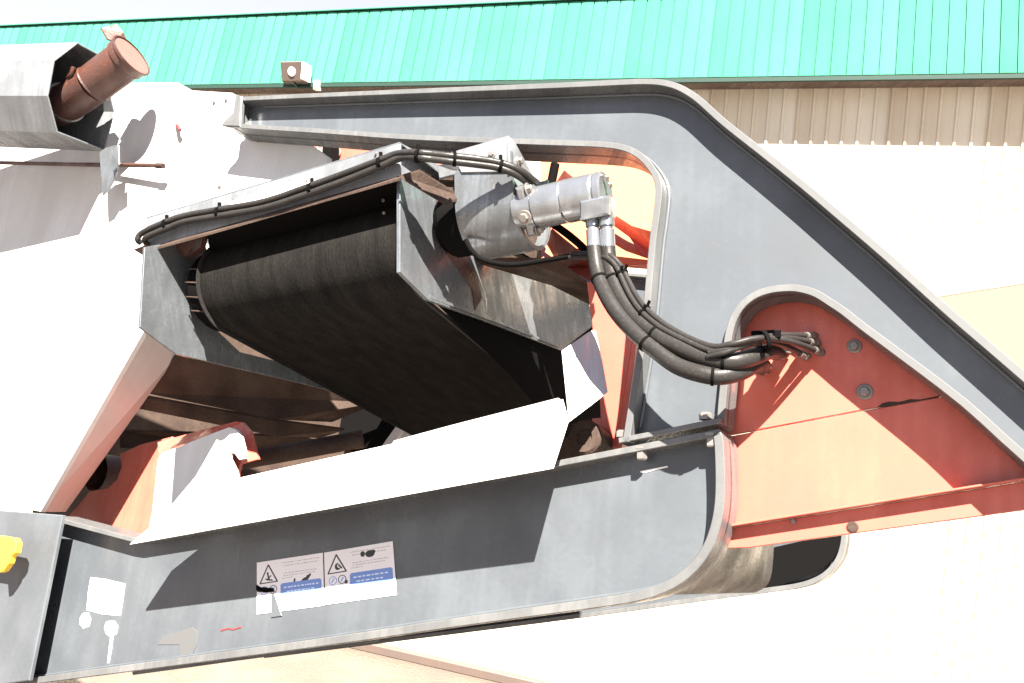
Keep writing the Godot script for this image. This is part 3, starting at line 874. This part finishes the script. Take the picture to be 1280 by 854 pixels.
func make_orange() -> void:
	var n := eye_basis * across
	# plate behind the cutout
	var o := thing("orange_side_plate", on_side(1000, 660, 0.07), "large orange painted plate with bolts seen through the rounded cutout of the grey frame", "steel plate")
	var st := start()
	slab(st, side_path([893,350, 1020,345, 1150,408, 1280,472, 1175,495, 1168,499, 1150,501, 1120,508, 1095,509.5, 893,547.5], 0.068), BACK * 0.012, 0.0015)
	put(st, "upper_plate", M.orange, o)
	st = start()
	slab(st, side_path([893,549, 1095,511, 1175,496.5, 1282,476, 1390,570, 1398,581, 1280,600, 918,657, 893,661], 0.066), BACK * 0.014, 0.0015)
	put(st, "lower_plate", M.orange, o)
	st = start()
	slab(st, side_path([893,661.5, 918,657.5, 1280,599.5, 1600,548.5, 1600,546, 1280,596.5, 918,654.5, 893,658.5], 0.034), BACK * 0.046, 0.001)
	put(st, "angle_flange", M.orange, o)
	st = start()
	slab(st, side_path([893,664, 918,660, 1280,602, 1600,551, 1600,590, 1280,638, 1060,668, 935,685, 893,686], 0.064), BACK * 0.012, 0.0015)
	put(st, "lower_face", M.orange, o)
	st = start(); slab(st, side_path([1097,509, 1103,504, 1112,502, 1124,502.5, 1138,499, 1150,499.5, 1163,497, 1176,494.5, 1176,495.8, 1150,501.5, 1120,508], 0.0675), BACK * 0.002, 0.0); put(st, "chipped_edge", M.brown, o)
	for p in [[1068, 433, .0095], [1081, 490, .0105], [954, 460, .011], [975, 441, .010]]:
		bolt(o, on_side(p[0], p[1], 0.067), n, p[2], 0.012)
	bolt(o, on_side(992, 652, 0.062), n, 0.006, 0.006, false)
	st = start(); lathe(st, on_side(1066, 659, 0.064), n, [Vector2(-0.004, 0.011), Vector2(0.002, 0.011), Vector2(0.003, 0.009), Vector2(0.003, 0.0)], 14); put(st, "plug", M.brown, o)
	# post beside the opening
	o = thing("orange_post", on_side(770, 555, 0.12), "orange post standing in the frame opening right of the white chute", "post")
	st = start(); slab(st, side_path([733,352, 762,352, 786,400, 792,420, 771,560, 752,560, 748,470, 741,420], 0.12), BACK * 0.18, 0.003); put(st, "front_plate", M.orange, o)
	st = start(); slab(st, side_path([786,385, 797,400, 792,460, 777,560, 771,560, 791,425], 0.085), BACK * 0.035, 0.001); put(st, "edge_plate", M.orange, o)
	st = start(); slab(st, side_path([740,523, 771,520, 771,562, 738,562], 0.16), BACK * 0.03, 0.001); put(st, "foot_plate", M.orange, o)
	# tall plate and beam that show in the opening behind the motor
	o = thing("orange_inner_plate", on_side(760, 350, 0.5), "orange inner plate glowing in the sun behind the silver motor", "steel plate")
	st = start(); slab(st, PackedVector3Array([on_side(676,196,1.0), on_side(850,196,1.0), on_side(850,330,.42), on_side(760,330,.42), on_side(676,330,.42)]), BACK * 0.02, 0.002); put(st, "plate", M.sunlit_orange, o)
	st = start(); slab(st, PackedVector3Array([on_side(705,212,.62), on_side(735,236,.56), on_side(765,266,.47), on_side(790,282,.42), on_side(840,296,.36), on_side(840,332,.43), on_side(806,325,.45), on_side(786,296,.5), on_side(756,274,.56), on_side(692,232,.7)]), BACK * 0.01, 0.002); put(st, "rib", M.orange, o)  # added strip, angled down so its shaded face makes a red shadow stripe
	st = start(); slab(st, PackedVector3Array([on_side(690,285,.34), on_side(720,310,.3), on_side(770,320,.28), on_side(840,328,.26), on_side(840,338,.34), on_side(768,332,.36), on_side(742,352,.36), on_side(700,335,.42), on_side(680,300,.44)]), BACK * 0.01, 0.002); put(st, "rib", M.orange, o)  # second strip, angled the same way to read as a shadow stripe
	st = start(); tube(st, PackedVector3Array([on_side(694,205,.3), on_side(688,235,.3)]), 0.014, 8); put(st, "black_pin", M.black, o)
	# dark beam along the conveyor
	o = thing("conveyor_beam", on_side(660, 350, 0.35), "brown dusty beam running down beside the galvanised side plate", "beam")
	st = start(); slab(st, PackedVector3Array([deep(590,322,2.32), deep(665,322,2.2), deep(700,326,2.2), deep(741,358,2.3), deep(741,378,2.5), deep(690,352,2.45)]), eye_basis * Vector3(0, -0.01, -0.03), 0.001); put(st, "web", M.brown, o)
	# orange and black bits over the cover
	o = thing("orange_cross_beam", on_side(430, 195, 0.6), "orange cross beam peeping out between grey arm and top cover", "beam")
	st = start(); slab(st, side_path([380,172, 600,170, 600,240, 380,225], 0.7), BACK * 0.08, 0.002); put(st, "web", M.orange, o)
	st = start(); slab(st, side_path([403,170, 412,170, 412,215, 402,215], 0.62), BACK * 0.06, 0.002); put(st, "black_strap", M.black, o)
	for p in [[398, 190], [420, 192]]:
		bolt(o, on_side(p[0], p[1], 0.69), n, 0.018, 0.02)
	# bracket at the lower left with a hole, and its white side plate with a notch
	o = thing("orange_bracket", on_side(200, 660, 0.1), "orange bracket with a round hole and a notched white side plate left of the chute", "bracket")
	st = start()
	var ring := PackedVector3Array()
	for p in [[86,642],[100,612],[122,578],[128,572]]:
		ring.append(on_side(p[0], p[1], 0.16))
	slab(st, PackedVector3Array([on_side(70,660,.38), on_side(96,634,.38), on_side(112,614,.38), on_side(134,611,.38), on_side(146,600,.38), on_side(152,583,.38), on_side(150,568,.38), on_side(175,556,.38), on_side(215,546,.38), on_side(222,600,.38), on_side(222,700,.38), on_side(120,690,.38)]), BACK * 0.012, 0.001)
	put(st, "orange_plate", M.orange, o)
	st = start()
	slab(st, PackedVector3Array([on_side(197,553,.36), on_side(250,538,.25), on_side(294,527,.19), on_side(303,528,.2), on_side(313,540,.2), on_side(316,553,.2), on_side(322,574,.2), on_side(300,580,.18), on_side(285,640,.155), on_side(190,690,.155), on_side(198,575,.155)]), BACK * 0.012, 0.001)
	put(st, "orange_flange", M.orange, o)
	st = start()
	slab(st, side_path([197,575, 202,566, 225,558, 262,543, 286,534, 295,537, 301,546, 306,566, 306,573, 299,575, 293,567, 288,566, 287,573, 292,583, 298,601, 285,640, 180,690, 190,640], 0.14), BACK * 0.012, 0.001)
	put(st, "white_side_plate", M.white, o)
	st = start()
	var hole := PackedVector3Array([on_side(132,606,.2)])
	lathe(st, on_side(128, 592, .42), -BACK, [Vector2(-0.06, 0.0), Vector2(-0.06, 0.07), Vector2(0.03, 0.075), Vector2(0.03, 0.08), Vector2(-0.06, 0.08)], 24)
	put(st, "pivot_tube", M.rust, o)
	o = thing("cross_shaft", on_side(390, 560, 0.5), "dusty brown steel shaft lying in the dark gap behind the chute plate", "shaft")
	st = start(); tube(st, PackedVector3Array([on_side(296,577,.32), on_side(380,562,.45), on_side(452,549,.58)]), 0.032, 18); put(st, "shaft", M.brown, o)
	st = start(); tube(st, PackedVector3Array([on_side(443,550,.57), on_side(453,548,.585)]), 0.036, 18); put(st, "collar", M.rust, o)
	# plate that ties the two side frames below
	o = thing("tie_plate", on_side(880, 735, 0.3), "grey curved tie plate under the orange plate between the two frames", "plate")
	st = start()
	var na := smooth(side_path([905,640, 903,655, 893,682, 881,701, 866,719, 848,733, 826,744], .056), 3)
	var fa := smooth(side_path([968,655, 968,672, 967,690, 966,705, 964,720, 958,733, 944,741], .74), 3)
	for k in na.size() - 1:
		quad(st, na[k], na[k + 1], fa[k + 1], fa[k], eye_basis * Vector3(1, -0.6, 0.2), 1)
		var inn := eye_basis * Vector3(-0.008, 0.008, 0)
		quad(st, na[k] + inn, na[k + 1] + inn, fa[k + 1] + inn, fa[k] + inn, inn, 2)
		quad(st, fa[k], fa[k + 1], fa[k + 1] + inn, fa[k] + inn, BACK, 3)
	put(st, "plate", M.shade_grey, o)

# ---------------------------------------------------------------- exhaust
func make_exhaust() -> void:
	var q := 2.8
	var pts := PackedVector3Array()
	for p in [[97,54],[68,76],[60,120],[72,165],[131,188],[143,140],[126,70]]:
		var r := ray(p[0], p[1])
		pts.append(world(r * (q / r.dot(engine_dir))))
	var o := thing("silencer_cover", pts[4], "galvanised many-sided exhaust cover open at its right end, at top left", "cover")
	var st := start()
	ribbon(st, pts, ENG, -0.003, 0.003, ENG * 1.6, true, false)
	put(st, "shell", M.zinc, o)
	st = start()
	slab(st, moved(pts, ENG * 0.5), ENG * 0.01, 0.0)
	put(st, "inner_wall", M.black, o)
	st = start(); slab(st, PackedVector3Array([deep(124,190,3.1), deep(133,184,3.09), deep(148,181,3.06), deep(146,215,3.04), deep(136,236,3.05), deep(128,244,3.07), deep(126,206,3.1)]), BACK * 0.006, 0.001); put(st, "bracket", M.galv, o)
	st = start(); slab(st, PackedVector3Array([deep(138,190,3.03), deep(148,181,3.02), deep(149,205,3.0), deep(140,214,3.02)]), BACK * 0.004, 0.001); put(st, "bracket_tab", M.galv, o)
	o = thing("rusty_rail", deep(203, 207, 2.98), "thin rusty rail running along the hull under the exhaust cover", "rail")
	st = start(); tube(st, PackedVector3Array([deep(203,207.5,2.96), deep(190,207,3.0), deep(120,206,3.24), deep(0,203.5,3.58), deep(-180,199,4.3)]), 0.0085, 10); put(st, "rail", M.rust, o)
	st = start(); tube(st, PackedVector3Array([deep(204,207.5,2.957), deep(196,207.2,2.98)]), 0.0105, 10); put(st, "rail_end", M.brown, o)
	o = thing("exhaust_pipe", deep(90, 125, 3.07), "rusty brown exhaust pipe with a raised rain flap sticking out of the silencer cover", "exhaust pipe")
	var k := 0.93
	var p2 := PackedVector3Array([deep(70,136,3.36 * k), deep(84,128,3.32 * k), deep(100,118,3.29 * k), deep(116,106,3.26 * k)])
	st = start(); tube(st, smooth(p2, 4), 0.068, 28); put(st, "elbow", M.rust, o)
	var tip := deep(165, 69, 3.215 * k)
	var ax := (tip - p2[3]).normalized()
	st = start()
	lathe(st, p2[3] - ax * 0.005, ax, [Vector2(0, 0.069), Vector2(0.006, 0.073), Vector2(0.012, 0.07)], 32)
	var len := p2[3].distance_to(tip)
	lathe(st, p2[3], ax, [Vector2(0, 0.07), Vector2(len - 0.045, 0.071), Vector2(len - 0.04, 0.077), Vector2(len - 0.012, 0.078), Vector2(len - 0.01, 0.083), Vector2(len, 0.083), Vector2(len + 0.001, 0.079), Vector2(len - 0.004, 0.078)], 36)
	put(st, "outlet", M.rust, o)
	st = start(); lathe(st, tip - ax * 0.006, ax, [Vector2(0, 0.079), Vector2(0.002, 0.078), Vector2(0.002, 0.0)], 32); put(st, "outlet_disc", M.pale_rust, o)
	st = start(); lathe(st, p2[0] + ax * 0.02, (p2[1] - p2[0]).normalized(), [Vector2(0.03, 0.068), Vector2(0.03, 0.077), Vector2(0.045, 0.077), Vector2(0.045, 0.068)], 28); put(st, "clamp_ring", M.bolt, o)
	st = start(); tube(st, PackedVector3Array([deep(86,97,3.0), deep(90,91,2.98), deep(92,84,2.98)]), 0.009, 8); put(st, "clamp_bolt", M.rust, o)
	st = start(); slab(st, PackedVector3Array([deep(127,35,3.0), deep(146,30,3.03), deep(154,40,3.03), deep(161,54,3.03), deep(146,52,2.99), deep(135,49,2.98)]), ax * -0.006, 0.001); put(st, "rain_flap", M.rust, o)
	# yellow lever at the edge of the frame
	o = thing("yellow_lever", on_side(0, 690, -0.09), "yellow hooked lever on the grey joint plate at the left edge", "lever")
	st = start(); slab(st, side_path([-30,676, 0,670, 17,673, 20,679, 18,691, 13,695, 10,704, 3,714, -2,716, -3,700, -30,696], -0.17), BACK * 0.02, 0.003); put(st, "hook", M.yellow, o)
	st = start(); lathe(st, on_side(-8, 686, -0.09), -BACK, [Vector2(-0.07, 0.014), Vector2(0.05, 0.014), Vector2(0.052, 0.0)], 12); put(st, "pin", M.bolt, o)

# ---------------------------------------------------------------- building
func sheet_row(parent: Node, called: String, from: Vector3, along: Vector3, count: int, pitch: float, up: Vector3, out: Vector3, rib: float, mats: Array, lift := 0.0025, seam := false) -> void:
	# profiled sheets side by side: flat pan and a raised rib each; a few meshes shared
	var kinds := []
	for k in mats.size():
		var st := start()
		var keep := org
		org = Vector3.ZERO
		var w := pitch
		st.set_smooth_group(0xFFFFFFFF)
		var prof := [Vector2(0, 0), Vector2(0.14, 0), Vector2(0.2, rib), Vector2(0.34, rib), Vector2(0.4, 0), Vector2(1.0, 0)]
		if seam:
			prof = [Vector2(0, 0), Vector2(0.02, -rib), Vector2(0.055, -rib), Vector2(0.085, 0), Vector2(0.5, 0.002), Vector2(1.0, 0)]
		for i in prof.size() - 1:
			var a: Vector2 = prof[i]
			var b: Vector2 = prof[i + 1]
			var pa := along * a.x * w + out * a.y
			var pb := along * b.x * w + out * b.y
			quad(st, pa, pb, pb + up, pa + up, out)
		# the thickness of the sheet and the small gap at the overlap
		quad(st, Vector3.ZERO, -out * 0.01, -out * 0.01 + up, up, -along)
		quad(st, along * w, along * w - out * 0.01, along * w - out * 0.01 + up, along * w + up, along)
		quad(st, -out * 0.01, along * w - out * 0.01, along * w, Vector3.ZERO, -up)
		quad(st, -out * 0.01 + up, along * w - out * 0.01 + up, along * w + up, up, up)
		st.generate_normals()
		var mesh := st.commit()
		mesh.surface_set_material(0, mats[k])
		kinds.append(mesh)
		org = keep
	for i in count:
		var m := MeshInstance3D.new()
		m.name = called
		m.mesh = kinds[(i * 7 + i / 3) % kinds.size()]
		m.position = from + along * pitch * i + out * float(lift) * (i % 2) - org
		parent.add_child(m, true)

func make_building() -> void:
	var o := thing("shed_building", wall_base, "long white sheet-metal shed with a green profiled roof edge behind the machine", "building")
	var H := Vector3.UP
	# the lines of the roof edge, measured on its own plane
	var e := on_wall(640, 100, 0.34)
	var eave: float = e.y
	var t := on_wall(340, 19, 0.1)
	var top: float = t.y
	var left := wall_base + wall_dir * (on_wall(-500, 400) - wall_base).dot(wall_dir)
	var length := 26.0
	var pitch := 0.15
	var dir := -wall_dir                    # to the right
	if dir.dot(eye_basis * Vector3.RIGHT) < 0.0:
		dir = wall_dir
	left.y = 0.0
	var st := start()
	var back := -wall_out
	# wall core, closed at the back
	slab(st, PackedVector3Array([left + back * 0.04 + H * 0.0, left + dir * length + back * 0.04, left + dir * length + back * 0.04 + H * (eave + 0.1), left + back * 0.04 + H * (eave + 0.1)]), back * 8.0, 0.0)
	put(st, "wall", M.wall, o)
	var tones := [M.wall]
	for k in 3:
		var m: StandardMaterial3D = M.wall.duplicate()
		m.albedo_color = Color.from_hsv(0.09, 0.02 + 0.012 * k, 0.99 - 0.025 * k)
		tones.append(m)
	var count := int(length / (pitch))
	sheet_row(o, "wall_sheet", left + H * 0.1, dir, count, pitch, H * (eave - 0.05), wall_out, 0.02, tones, 0.0004)
	st = start(); block(st, left + dir * length * 0.5 + H * 0.055 + wall_out * 0.03, dir * length * 0.5, H * 0.055, wall_out * 0.06, 0.01); put(st, "plinth", M.plinth, o)
	# sloping green roof edge
	var low := left + wall_out * 0.34 + H * (eave - left.y)
	var high := left + wall_out * 0.1 + H * (top - left.y)
	var up := high - low
	var out := dir.cross(up).normalized()
	if out.dot(wall_out) < 0.0: out = -out
	var greens := [M.teal]
	for k in 3:
		var m: StandardMaterial3D = M.teal.duplicate()
		m.albedo_color = Color(0.97 - 0.03 * k, 1.0 - 0.012 * k, 0.98 - 0.02 * k)
		greens.append(m)
	sheet_row(o, "roof_sheet", low, dir, count, pitch, up, out, 0.014, greens, 0.001, true)
	st = start(); slab(st, PackedVector3Array([low + out * -0.02, low + dir * length + out * -0.02, high + dir * length - out * 0.02, high - out * 0.02]), back * 0.25, 0.0); put(st, "roof_backing", M.plinth, o)
	st = start(); block(st, left + dir * length * 0.5 + H * (eave - 0.02) + wall_out * 0.17, dir * length * 0.5, wall_out * 0.15, -H * 0.012, 0.0); put(st, "soffit", M.plinth, o)
	st = start(); slab(st, PackedVector3Array([high + H * 0.02 + out * 0.03, high + dir * length + H * 0.02 + out * 0.03, high + dir * length + H * 0.08 + back * 0.5, high + H * 0.08 + back * 0.5]), -H * 0.012, 0.001); put(st, "ridge_flashing", M.teal, o)
	st = start(); block(st, low + dir * length * 0.5 - H * 0.035 - out * 0.0, dir * length * 0.5, H * 0.022, out * 0.012, 0.002); put(st, "eave_trim", M.dark_green, o)
	# floodlight on the roof edge
	o = thing("floodlight", on_wall(368, 92, 0.4), "small square white floodlight fixed on the green roof edge", "floodlight")
	var c := on_wall(367.5, 91, 0.46)
	var s := (on_wall(382, 91, 0.46) - c).length()
	st = start(); block(st, c, dir * s * 0.95, (H * 0.95 + wall_out * 0.3).normalized() * s * 0.72, wall_out * 0.05, 0.012)
	put(st, "housing", M.plinth, o)
	st = start(); lathe(st, c + wall_out * 0.045, (wall_out - H * 0.25).normalized(), [Vector2(0, 0.06), Vector2(0.012, 0.052), Vector2(0.018, 0.0)], 20); put(st, "lens", M.paint, o)
	st = start(); block(st, c + dir * s * 1.05, dir * 0.02, H * 0.1, wall_out * 0.08, 0.003); put(st, "side_plate", M.paint, o)
	st = start(); tube(st, PackedVector3Array([c - H * s * 0.7, c - H * s * 0.9 - wall_out * 0.1, c + dir * s - H * s * 0.85 - wall_out * 0.12]), 0.018, 8); put(st, "arm", M.dark_green, o)
	o = thing("wall_sensor", on_wall(397, 108, 0.66), "tiny white box hanging under the eave right of the floodlight", "sensor")
	st = start(); block(st, on_wall(396.5, 107, 0.36), dir * 0.035, H * 0.055, wall_out * 0.04, 0.01); put(st, "case", M.paint, o)
	# cream enclosure that climbs along the wall
	o = thing("cream_enclosure", on_wall(1200, 500, 0.6), "cream and peach sheet-metal enclosure climbing along the white wall, behind the sloping grey arm", "enclosure")
	st = start(); slab(st, PackedVector3Array([on_wall(980,348,.6), on_wall(1115,310,.6), on_wall(1280,270,.6), on_wall(1560,206,.6), on_wall(1560,320,.6), on_wall(1280,355,.6), on_wall(1200,367,.6), on_wall(980,404,.6)]), back * 0.55, 0.0); put(st, "upper_cladding", M.cream, o)
	st = start(); slab(st, PackedVector3Array([on_wall(980,404.5,.598), on_wall(1200,367.5,.598), on_wall(1280,355.5,.598), on_wall(1560,320.5,.598), on_wall(1560,480,.59), on_wall(1280,520,.59), on_wall(980,560,.59)]), back * 0.54, 0.0); put(st, "lower_cladding", M.peach, o)

func make_ground() -> void:
	var g := MeshInstance3D.new()
	g.name = "ground"
	var pm := PlaneMesh.new()
	pm.size = Vector2(400, 400)
	g.mesh = pm
	pm.material = M.ground
	add_child(g)
	g.set_meta("kind", "structure")

# ----------------------------------------------------------------
func _ready() -> void:
	cam = Camera3D.new()
	cam.name = "camera"
	cam.fov = 46.24
	cam.near = 0.05
	cam.far = 500.0
	cam.position = EYE
	cam.rotation = Vector3(deg_to_rad(-1.26), 0.0, deg_to_rad(4.86))
	add_child(cam)
	eye_basis = Basis.from_euler(cam.rotation)
	var sky_mat := ProceduralSkyMaterial.new()
	sky_mat.sky_top_color = Color(0.16, 0.33, 0.66)
	sky_mat.sky_horizon_color = Color(0.95, 0.955, 0.965)
	sky_mat.ground_horizon_color = Color(0.62, 0.58, 0.54)
	sky_mat.ground_bottom_color = Color(0.5, 0.44, 0.38)
	sky_mat.sky_curve = 0.75
	sky_mat.sun_angle_max = 1.0
	sky_mat.energy_multiplier = 0.19
	var sky := Sky.new()
	sky.sky_material = sky_mat
	var env := Environment.new()
	env.background_mode = Environment.BG_SKY
	env.sky = sky
	env.ambient_light_source = Environment.AMBIENT_SOURCE_SKY
	env.tonemap_mode = Environment.TONE_MAPPER_LINEAR
	env.tonemap_exposure = 7.5
	env.sdfgi_enabled = true
	env.ssao_enabled = true
	env.ssil_enabled = true
	var we := WorldEnvironment.new()
	we.name = "environment"
	we.environment = env
	add_child(we)
	var sun := DirectionalLight3D.new()
	sun.name = "sun"
	sun.light_energy = 1.6
	sun.light_color = Color(1.0, 0.97, 0.925)
	sun.light_angular_distance = 0.5
	sun.shadow_enabled = true
	add_child(sun)
	var d := (eye_basis * Vector3(-0.205, -1.403, -1.0)).normalized()
	sun.look_at_from_position(EYE - d * 20.0, EYE, Vector3.RIGHT)

	materials()
	M.dark_green = plain(lin(.006, .03, .021), 0.7)
	BACK = eye_basis * -across.normalized()
	across = across.normalized()
	AX = (eye_basis * belt_axis).normalized()
	RUN = (eye_basis * belt_run).normalized()
	UPW = (eye_basis * belt_up).normalized()
	ENG = (eye_basis * engine_dir).normalized()
	wall_dir = eye_basis * Vector3(-3.07, 0.283, -1.0)
	wall_dir.y = 0.0
	wall_dir = wall_dir.normalized()
	wall_out = wall_dir.cross(Vector3.UP).normalized()
	if wall_out.dot(eye_basis * Vector3.BACK) < 0.0: wall_out = -wall_out
	var r := eye_basis * ray(540, 830)
	wall_base = EYE + r * (-EYE.y / r.y)

	make_ground()
	make_building()
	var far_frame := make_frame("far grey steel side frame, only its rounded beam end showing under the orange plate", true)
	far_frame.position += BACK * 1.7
	make_hull()
	make_body()
	near_frame()
	make_conveyor()
	make_orange()
	make_chute()
	make_exhaust()
	make_hoses()
